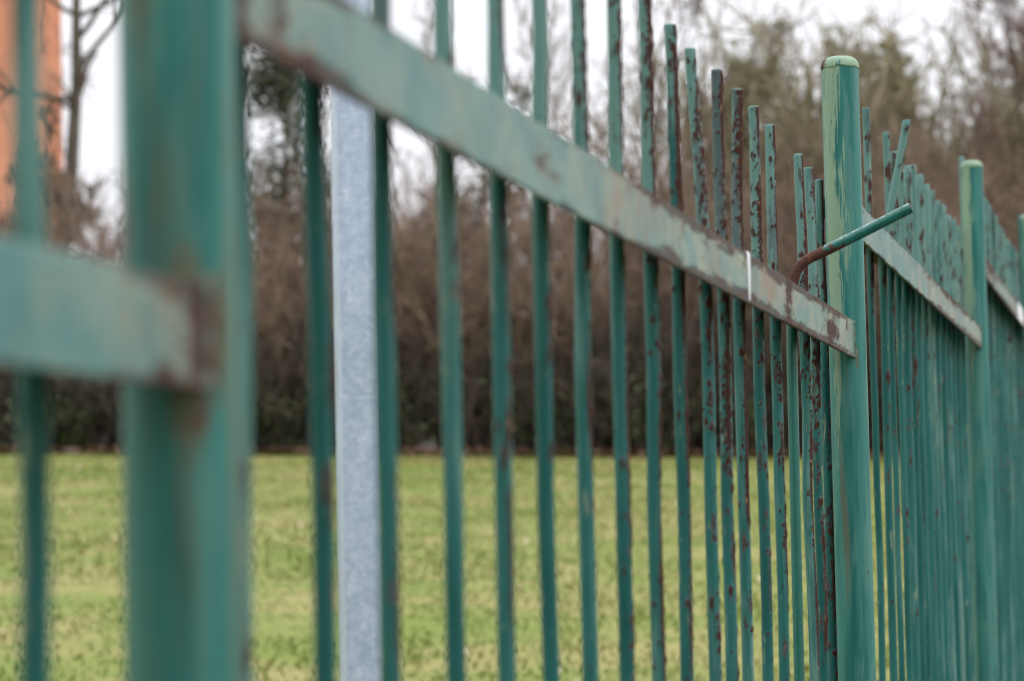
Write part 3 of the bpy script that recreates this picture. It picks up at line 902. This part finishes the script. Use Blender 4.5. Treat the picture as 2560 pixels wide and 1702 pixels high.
# ------------------------------------------------------------------ lawn
def blades(name, n, x_of, y0, y1, seed, hmin, hmax, wid, power=1.0):
    r = np.random.default_rng(seed)
    y = y0 + (y1 - y0) * r.random(n) ** power
    x = (r.random(n) * 2 - 1) * x_of(y)
    z = ground_z(x, y)
    h = r.uniform(hmin, hmax, n)
    a = r.uniform(0, 2 * np.pi, n)
    lean = r.uniform(0.4, 1.5, n) * h
    la = r.uniform(0, 2 * np.pi, n)
    w = wid * r.uniform(0.6, 1.4, n)
    dx, dy = np.cos(a) * w, np.sin(a) * w
    lx, ly = np.cos(la) * lean, np.sin(la) * lean
    V = np.zeros((n, 5, 3))
    V[:, 0] = np.stack([x - dx, y - dy, z - 0.005], -1)
    V[:, 1] = np.stack([x + dx, y + dy, z - 0.005], -1)
    V[:, 2] = np.stack([x + dx * .7 + lx * .35, y + dy * .7 + ly * .35, z + h * .6], -1)
    V[:, 3] = np.stack([x - dx * .7 + lx * .35, y - dy * .7 + ly * .35, z + h * .6], -1)
    V[:, 4] = np.stack([x + lx, y + ly, z + h * .95], -1)
    b = np.arange(n)[:, None] * 5
    T = np.concatenate([b + np.array([[0, 1, 2]]), b + np.array([[0, 2, 3]]), b + np.array([[3, 2, 4]])])
    return V.reshape(-1, 3), T
g1 = blades('g', 70000, lambda y: 1.2 + 0.20 * y, 8, 41.2, 21, 0.012, 0.032, 0.0085, 0.8)
g2 = blades('g', 30000, lambda y: 2.0 + 0.20 * y, 1.0, 9, 22, 0.030, 0.070, 0.004)
def off_added_path(v, f):
    keep = []
    c = v[f].mean(axis=1)
    nn = (c[:, 0] - FX) * math.cos(PHI) - (c[:, 1] - FY) * math.sin(PHI)
    return v, f[(nn < 0.12) | (nn > 3.4)]
gv, gf = join_geo([g1, off_added_path(*g2)])
tag(fast_mesh('grass', gv, gf, M['grass']), 'short yellow green winter lawn beyond the fence', 'grass', kind='stuff')

def leaf_geo(n, xs, ys, zs, size, seed, flat=0.35):
    """folded leaves: two quads meeting at the midrib"""
    r = np.random.default_rng(seed)
    c = np.stack([xs, ys, zs], -1)
    d = r.normal(0, 1, (n, 3)); d[:, 2] *= flat; d /= np.linalg.norm(d, axis=1, keepdims=True)
    up = np.stack([r.normal(0, flat, n), r.normal(0, flat, n), np.ones(n)], -1)
    s = np.cross(d, up); s /= np.linalg.norm(s, axis=1, keepdims=True) + 1e-9
    nn = np.cross(s, d)
    L = (size * r.uniform(0.6, 1.4, n))[:, None]
    W = L * r.uniform(0.3, 0.5, n)[:, None]
    fold = L * r.uniform(0.05, 0.3, n)[:, None]
    V = np.stack([c - d * L * .5, c + d * L * .5, c + s * W + nn * fold, c - s * W + nn * fold], 1)
    b = np.arange(n)[:, None] * 4
    T = np.concatenate([b + np.array([[0, 2, 1]]), b + np.array([[0, 1, 3]])])
    return V.reshape(-1, 3), T

r = np.random.default_rng(31)
n = 420
ly = 10 + 30 * r.random(n) ** 0.8
lx = (r.random(n) * 2 - 1) * (1 + 0.19 * ly)
v, f = leaf_geo(n, lx, ly, ground_z(lx, ly) + 0.03, 0.060, 32)
tag(fast_mesh('fallen_leaves', v, f, M['fallen']), 'pale dry leaves scattered over the lawn', 'leaves', kind='stuff')
n = 9000
ly = 40.7 + r.normal(0, 1, n) * 0.30 + 0.25
lx = (r.random(n) * 2 - 1) * 12
v, f = leaf_geo(n, lx, ly, ground_z(lx, ly) + r.uniform(0.005, 0.09, n), 0.10, 33)
tag(fast_mesh('leaf_litter', v, f, M['litter']), 'strip of reddish brown leaf litter along the foot of the thicket', 'leaves', kind='stuff')

# ------------------------------------------------------------------ branching plants
def unit(a):
    return a / (np.linalg.norm(a, axis=-1, keepdims=True) + 1e-9)

def grow(starts, dirs, lens, r0, r1, K, rng, up=0.1, wander=0.15):
    """polylines from starts along dirs, turning slowly"""
    N = len(starts)
    P = np.zeros((N, K, 3)); P[:, 0] = starts
    d = unit(dirs)
    step = (lens / (K - 1))[:, None]
    for k in range(1, K):
        d = unit(d + rng.normal(0, wander, (N, 3)) + np.array([0, 0, up]))
        P[:, k] = P[:, k - 1] + d * step
    t = np.linspace(0, 1, K)[None]
    return P, r0[:, None] * (1 - t) + r1[:, None] * t

def spawn(P, rad, per, rng, tmin, tmax, spread, ratio, lens, K, up, wander, rmin, follow=1.0, shrink=0.62):
    """children along every parent polyline"""
    N, Kp, _ = P.shape
    idx = np.repeat(np.arange(N), per)
    t = rng.uniform(tmin, tmax, len(idx)) * (Kp - 1)
    i0 = np.clip(t.astype(int), 0, Kp - 2); fr = (t - i0)[:, None]
    s = P[idx, i0] * (1 - fr) + P[idx, i0 + 1] * fr
    tan = unit(P[idx, i0 + 1] - P[idx, i0])
    rp = rad[idx, i0] * (1 - fr[:, 0]) + rad[idx, i0 + 1] * fr[:, 0]
    d = unit(tan * follow + rng.normal(0, spread, (len(idx), 3)))
    L = lens[idx] * ratio * rng.uniform(0.6, 1.25, len(idx)) * (1.15 - 0.5 * t / (Kp - 1))
    r0 = np.maximum(rp * shrink, rmin)
    Pc, rc = grow(s, d, L, r0, np.maximum(r0 * 0.35, rmin * 0.7), K, rng, up, wander)
    return Pc, rc, L

def bare_tree(name, base, H, trunk_r, seed, label, twig_mat, bark_mat, n1=11, n2=8, n3=9, n4=5, spread=0.55, lean=(0, 0), up=0.12, first=0.30, l1=0.42, twig_r=0.005, group=None, fork=None):
    rng = np.random.default_rng(seed)
    x, y = base
    z = float(ground_z(x, y)) - 0.1
    e = empty(name, (x, y, z))
    tag(e, label, 'tree', group)
    s = np.array([[0., 0, 0]])
    P0, r0 = grow(s, np.array([[lean[0], lean[1], 1.0]]), np.array([H * 0.9]), np.array([trunk_r]), np.array([trunk_r * 0.18]), 14, rng, 0.04, 0.05)
    if fork is not None:
        P0b, r0b = grow(P0[:, 5], np.array([[fork[0], fork[1], 1.0]]), np.array([H * 0.6]), r0[:, 5] * 0.85, np.array([trunk_r * 0.15]), 14, rng, 0.05, 0.06)
        P0 = np.concatenate([P0, P0b]); r0 = np.concatenate([r0, r0b])
    len0 = np.full(len(P0), H * 0.9)
    P1, r1, L1 = spawn(P0, r0, n1, rng, first, 0.98, spread, l1, len0, 9, up, 0.12, 0.012, follow=0.75)
    P2, r2, L2 = spawn(P1, r1, n2, rng, 0.2, 1.0, spread, 0.5, L1, 7, up * .8, 0.14, 0.008, follow=0.9)
    P3, r3, L3 = spawn(P2, r2, n3, rng, 0.15, 1.0, spread, 0.55, L2, 5, up * .7, 0.16, twig_r * 1.2, follow=0.9)
    tv, tf = join_geo([tube_geo(P0, r0, 9), tube_geo(P1, r1, 6)])
    fast_mesh('trunk', tv, tf, bark_mat, e, smooth=True)
    parts = [tube_geo(P2, r2, 4), tube_geo(P3, r3, 3)]
    if n4:
        P4, r4, L4 = spawn(P3, r3, n4, rng, 0.1, 1.0, spread * 1.1, 0.7, L3, 3, up * .5, 0.18, twig_r, follow=0.8)
        parts.append(tube_geo(P4, r4, 3))
        tips = P4.reshape(-1, 3)
    else:
        tips = P3.reshape(-1, 3)
    cv, cf = join_geo(parts)
    crown = fast_mesh('crown', cv, cf, twig_mat, e)
    return e, crown, tips, rng

def add_leaves(e, tips, n, size, jitter, mat, seed, name='foliage'):
    rng = np.random.default_rng(seed)
    p = tips[rng.integers(0, len(tips), n)] + rng.normal(0, jitter, (n, 3))
    v, f = leaf_geo(n, p[:, 0], p[:, 1], p[:, 2], size, seed + 1, flat=0.9)
    return fast_mesh(name, v, f, mat, e)

# thicket of bare shrubs along the far edge of the lawn
def thicket(name, n, xr, y0, dy, hs, seed, rtw, n1, n2, mats, label, fl=0.36, x0=None):
    rng = np.random.default_rng(seed)
    x = rng.uniform(-xr if x0 is None else x0, xr, n)
    y = y0 + rng.random(n) ** 1.3 * dy
    prof = hs * np.interp(x, [-12, -6.5, -3.5, -1.0, 1.4, 2.7, 7.0, 12], [3.55, 3.75, 3.85, 4.0, 4.0, 4.5, 4.6, 4.5])
    H = prof * rng.uniform(0.60, 1.06, n) * np.where(y < y0 + 0.9, 0.86, 1.0)
    s = np.stack([x, y, ground_z(x, y) - 0.05], -1)
    d = np.stack([rng.normal(0, .22, n), rng.normal(-0.06, .2, n), np.ones(n)], -1)
    P0, r0 = grow(s, d, H, rng.uniform(.016, .034, n), np.full(n, .006), 8, rng, 0.06, 0.10)
    P1, r1, L1 = spawn(P0, r0, n1, rng, 0.03, 0.97, 0.55, fl, H, 4, 0.14, 0.16, rtw * 1.25, follow=0.7)
    P2, r2, L2 = spawn(P1, r1, n2, rng, 0.1, 1.0, 0.75, 0.55, L1, 3, 0.06, 0.25, rtw, follow=0.6)
    v, f = join_geo([tube_geo(P0, r0, 4), tube_geo(P1, r1, 3), tube_geo(P2, r2, 3)])
    o = fast_mesh(name, v, f, M[mats])
    tag(o, label, 'thicket', kind='stuff')
thicket('thicket', 900, 10.5, 41.3, 4.6, 1.0, 77, 0.0082, 9, 5, 'twig', 'dense brown thicket of bare shrubs along the far edge of the lawn')
thicket('far_thicket', 520, 15.5, 54.0, 16.0, 1.27, 79, 0.0200, 8, 3, 'twig_red', 'hazy brown wood of bare shrubs behind the thicket', fl=0.32)
thicket('olive_wood', 380, 11.5, 47.5, 5.0, 1.52, 80, 0.0165, 8, 4, 'twig_olive', 'soft olive brown wood of bare trees behind the right half of the thicket', fl=0.34, x0=2.7)
thicket('undergrowth', 700, 10.0, 41.0, 1.6, 0.52, 78, 0.0105, 6, 3, 'bark', 'dark tangle of low stems at the foot of the thicket', fl=0.5)

# low evergreen growth at the foot of the thicket
def evergreen(x, y, w, h, seed, label):
    rng = np.random.default_rng(seed)
    z = float(ground_z(x, y))
    e = empty('evergreen_shrub', (x, y, z))
    tag(e, label, 'shrub', 'evergreen shrubs in front of the thicket')
    n = 26
    s = np.stack([rng.normal(0, w * .15, n), rng.normal(0, .1, n), np.full(n, -.03)], -1)
    d = np.stack([rng.normal(0, .55, n), rng.normal(0, .4, n), np.ones(n)], -1)
    P, rd = grow(s, d, rng.uniform(.6, 1.05, n) * h, np.full(n, .012), np.full(n, .004), 7, rng, .05, .16)
    v, f = tube_geo(P, rd, 4)
    fast_mesh('stems', v, f, M['bark'], e)
    pts = P[:, 2:].reshape(-1, 3)
    add_leaves(e, pts, int(620 * w * h), 0.080, 0.11, M['ivy'], seed + 5)
evergreen(-6.3, 40.95, 1.5, 1.0, 41, 'dark evergreen shrub at the thicket foot between left picket and near post')
evergreen(-3.35, 40.9, 0.9, 1.15, 42, 'low evergreen shrub seen just right of the blurred near post')
evergreen(-1.55, 41.0, 0.8, 1.3, 43, 'dim evergreen shrub at the thicket foot right of the galvanised post')
evergreen(0.35, 40.95, 1.1, 1.1, 44, 'evergreen shrub in the middle of the thicket foot')
evergreen(1.75, 40.9, 0.9, 1.25, 45, 'yellowish evergreen shrub at the thicket foot, right of centre')
evergreen(3.15, 40.95, 0.9, 1.4, 46, 'evergreen shrub at the thicket foot behind the crowded pickets')

# pale stones at the lawn's edge
def stone(x, y, sx, sy, sz, seed, label):
    rng = np.random.default_rng(seed)
    V, f = [], []
    nu, nv_ = 12, 8
    for i in range(nv_ + 1):
        th = math.pi * i / nv_
        for j in range(nu):
            ph = 2 * math.pi * j / nu
            k = 1 + 0.16 * math.sin(2.3 * ph + seed) * math.sin(th) + rng.normal(0, 0.05)
            V.append((sx * k * math.sin(th) * math.cos(ph), sy * k * math.sin(th) * math.sin(ph), sz * (0.55 + k * math.cos(th) * (0.9 if th < 1.57 else 0.6))))
    for i in range(nv_):
        for j in range(nu):
            f.append((i * nu + j, (i + 1) * nu + j, (i + 1) * nu + (j + 1) % nu, i * nu + (j + 1) % nu))
    o = mesh_obj('stone', V, f, M['rock'], smooth=False)
    o.location = (x, y, float(ground_z(x, y)) - 0.01)
    tag(o, label, 'stone', 'pale stones along the lawn edge')
stone(-6.07, 40.7, .15, .12, .07, 1, 'pale stone at the lawn edge seen left of the near post')
stone(-1.22, 41.0, .17, .14, .13, 2, 'large pale stone under the thicket right of the galvanised post')
stone(-0.62, 40.75, .12, .10, .06, 3, 'small pale stone at the lawn edge, second right of the galvanised post')
stone(2.95, 40.9, .14, .12, .11, 4, 'pale stone at the lawn edge behind the crowded pickets')

# ------------------------------------------------------------------ trees behind the thicket
bare_tree('bare_tree', (-7.38, 45.5), 10.5, 0.175, 201, 'dark bare tree in front of the salmon building', M['twig'], M['bark'], n1=9, n2=6, n3=6, n4=3, spread=0.5, lean=(0.085, 0), first=0.5, l1=0.30, up=0.06)
bare_tree('bare_tree', (-7.75, 47.0), 5.6, 0.06, 202, 'low bushy bare tree at the far left edge of the picture', M['twig'], M['bark'], n1=26, n2=8, n3=8, n4=2, spread=0.6, lean=(-0.0, 0), first=0.25, l1=0.26, twig_r=0.012)
for k, (x, y, H, s, lab) in enumerate(((-1.05, 46, 8.2, 211, 'thin bare sapling against the sky right of the galvanised post'),
                                       (0.35, 47.5, 7.8, 213, 'thin bare sapling against the sky in the middle of the tall pickets'),
                                       (1.50, 46.5, 8.6, 212, 'upright bare sapling against the sky, left of the olive trees'))):
    bare_tree('bare_sapling', (x, y), H, 0.045, s, lab, M['twig'], M['bark'], n1=11, n2=5, n3=5, n4=3, spread=0.38, up=0.2, first=0.35, l1=0.28, twig_r=0.0045, group='saplings rising above the thicket')

def pine(x, y, H, seed, label, dens=1.0, w=1.0):
    e, crown, tips, rng = bare_tree('pine_tree', (x, y), H, 0.13, seed, label, M['bark'], M['bark'], n1=int(24 * dens), n2=7, n3=5, n4=0, spread=0.6, up=0.03, first=0.40, l1=0.25 * w)
    add_leaves(e, tips, int(5200 * dens), 0.11, 0.20, M['needle'], seed + 3, 'needles')
pine(-4.22, 54, 8.0, 221, 'dark green pine between the near post and the galvanised post', 1.0, 1.0)
pine(-0.72, 60, 8.25, 223, 'small green pine top peeping over the rail', 0.8, 0.8)

def olive(x, y, H, seed, label, bark, twig, leaf, nleaf, lean=(0, 0), l1=0.34, n1=15, tr=0.11):
    e, crown, tips, rng = bare_tree('leafy_tree' if nleaf else 'bare_tree', (x, y), H, tr, seed, label, twig, bark, n1=n1, n2=9, n3=8, n4=4, spread=0.45, up=0.2, first=0.12, l1=l1, twig_r=0.008, lean=lean,
                                     group='trees crowding behind the right half of the fence')
    if nleaf:
        add_leaves(e, tips, nleaf, 0.11, 0.06, leaf, seed + 3)
olive(3.45, 50, 6.3, 231, 'olive green tree whose top shows between the short pickets', M['bark_moss'], M['twig_olive'], M['olive_leaf'], 2600)
olive(4.35, 51, 6.6, 232, 'olive brown tree left of the sharp domed post', M['bark_moss'], M['twig_olive'], M['olive_leaf'], 1800)
olive(6.15, 53, 7.0, 233, 'tallest olive green tree, its crown directly behind the domed post', M['bark_moss'], M['twig_olive'], M['olive_leaf'], 3800, l1=0.38)
olive(7.1, 52.5, 6.2, 234, 'lower olive brown tree right of the domed post', M['bark_moss'], M['twig_olive'], M['olive_leaf'], 1200)
olive(8.95, 58, 7.5, 235, 'rounded reddish brown tree above the second domed post', M['bark'], M['twig_red'], None, 0, l1=0.36, n1=20)
olive(8.0, 46.5, 8.8, 236, 'tall sparse bare tree near the top right corner', M['bark'], M['twig_red'], None, 0, n1=8, tr=0.075)

# ------------------------------------------------------------------ salmon apartment block far behind the left trees
def building():
    x1, y0 = -12.75, 85.0
    W, D, H = 18.0, 11.0, 19.5
    z = float(ground_z(-30, 90)) - 0.2
    e = empty('apartment_building', (x1 - W / 2 * math.cos(R(10)) - D / 2 * math.sin(R(10)), y0 - W / 2 * math.sin(R(10)) + D / 2 * math.cos(R(10)), z), R(10))
    tag(e, 'salmon coloured apartment building glimpsed behind trees at the left edge', 'building')
    def box(name, x0, x1_, y0_, y1_, z0, z1, mat, par):
        V = [(x0, y0_, z0), (x1_, y0_, z0), (x1_, y1_, z0), (x0, y1_, z0), (x0, y0_, z1), (x1_, y0_, z1), (x1_, y1_, z1), (x0, y1_, z1)]
        f = [(3, 2, 1, 0), (4, 5, 6, 7), (0, 1, 5, 4), (1, 2, 6, 5), (2, 3, 7, 6), (3, 0, 4, 7)]
        return mesh_obj(name, V, f, mat, par, smooth=False)
    box('wall', -W / 2, W / 2, -D / 2, D / 2, 0, H, M['salmon'], e)
    V = [(-W / 2 - .4, -D / 2 - .4, H), (W / 2 + .4, -D / 2 - .4, H), (W / 2 + .4, D / 2 + .4, H), (-W / 2 - .4, D / 2 + .4, H), (-W / 2 + 3, 0, H + 2.6), (W / 2 - 3, 0, H + 2.6)]
    mesh_obj('roof', V, [(0, 1, 5, 4), (1, 2, 5), (2, 3, 4, 5), (3, 0, 4), (3, 2, 1, 0)], M['roof'], e, smooth=False)
    for fl in range(6):
        for c in range(4):
            xc = -W / 2 + 2.2 + c * 3.9
            zc = 1.9 + fl * 3.1
            p = box('window', xc - .75, xc + .75, -D / 2 - .06, -D / 2 + .02, zc - .8, zc + .8, M['frame'], e)
            for s in (-1, 1):
                box('pane', xc + s * .36 - .3, xc + s * .36 + .3, -D / 2 - .075, -D / 2 - .063, zc - .7, zc + .7, M['glass'], p)
building()

# ------------------------------------------------------------------ added evergreen hedge behind the camera, unseen, blocks low sky light
def blocker_hedge(name, n0, n1, u0, u1, height, seed, label):
    rng = np.random.default_rng(seed)
    ca, sa = math.cos(PHI), math.sin(PHI)
    def w(n, u):
        return FX + ca * n + sa * u, FY - sa * n + ca * u
    cx_, cy_ = w((n0 + n1) / 2, (u0 + u1) / 2)
    e = empty(name, (cx_, cy_, float(ground_z(cx_, cy_))), -PHI)
    tag(e, label, 'hedge')
    W, L = (n1 - n0), (u1 - u0)
    # leaves on stems: stems first, then leaves through the outer half metre
    ns = int(L * W * 5)
    s0 = np.stack([rng.uniform(-W / 2 + .1, W / 2 - .1, ns), rng.uniform(-L / 2 + .1, L / 2 - .1, ns), np.zeros(ns)], -1)
    def gz(p):
        x, y = w((n0 + n1) / 2 + p[:, 0], (u0 + u1) / 2 + p[:, 1])
        return ground_z(x, y) - e.location.z
    s0[:, 2] = gz(s0) - 0.05
    P, rd = grow(s0, np.stack([rng.normal(0, .12, ns), rng.normal(0, .12, ns), np.ones(ns)], -1), np.full(ns, height * .95), np.full(ns, .02), np.full(ns, .006), 7, rng, .05, .06)
    v, f = tube_geo(P, rd, 4)
    fast_mesh('stems', v, f, M['bark'], e)
    nl = int(500 * (L * height * 2 + W * height * 2 + W * L) * 0.55)
    p = np.stack([rng.uniform(-W / 2, W / 2, nl), rng.uniform(-L / 2, L / 2, nl), rng.uniform(0.05, 1, nl) * height], -1)
    side = rng.integers(0, 3, nl)
    depth = np.abs(rng.normal(0, .10, nl))
    p[:, 1] = np.where(side == 0, -L / 2 + depth, np.where(side == 1, L / 2 - depth, p[:, 1]))
    p[:, 2] = np.where(side == 2, height - depth * .8, p[:, 2])
    p[:, 2] += gz(p)
    v, f = leaf_geo(nl, p[:, 0], p[:, 1], p[:, 2], 0.10, seed + 1, flat=0.9)
    fast_mesh('foliage', v, f, M['ivy'], e)
blocker_hedge('unseen_hedge_blocker', -4.5, 3.2, -9.0, -7.9, 4.2, 903, 'tall evergreen hedge added unseen behind the camera to block low sky light')

# ------------------------------------------------------------------ added dark path, unseen, cuts bounce light on the camera's side
def path():
    k = NT('added_dark_asphalt')
    v, _ = k.coords(False)
    gr = k.noise(v, 160, 4, 0.7)
    bl = k.noise(v, 1.2, 4)
    col = k.mix(k.step(gr, 0.35, 0.65), (0.030, 0.030, 0.031), (0.075, 0.073, 0.070))
    col = k.mix(k.math('MULTIPLY', k.step(bl, 0.5, 0.7), 0.5), col, (0.045, 0.043, 0.040))
    k.l(col, k.b.inputs['Base Color']); k.b.inputs['Roughness'].default_value = 0.9
    k.bump(gr, 0.6, 0.006)
    ca, sa = math.cos(PHI), math.sin(PHI)
    us = np.linspace(-14, 30, 90); ns = np.array([0.15, 0.18, 1.0, 2.0, 3.0, 3.37, 3.40])
    lift = np.array([-0.05, 0.012, 0.03, 0.035, 0.03, 0.012, -0.05])
    U_, N_ = np.meshgrid(us, ns, indexing='ij')
    X = FX + ca * N_ + sa * U_; Y = FY - sa * N_ + ca * U_
    Z = ground_z(X, Y) + lift[None]
    i = np.arange(len(us) - 1)[:, None] * len(ns) + np.arange(len(ns) - 1)[None]
    q = np.stack([i, i + 1, i + 1 + len(ns), i + len(ns)], -1).reshape(-1, 4)
    o = fast_mesh('path', np.stack([X, Y, Z], -1).reshape(-1, 3), q[:, ::-1], k.mat, smooth=True)
    tag(o, 'unseen dark asphalt path added beside the fence to cut light off the ground', 'path', kind='structure')
path()
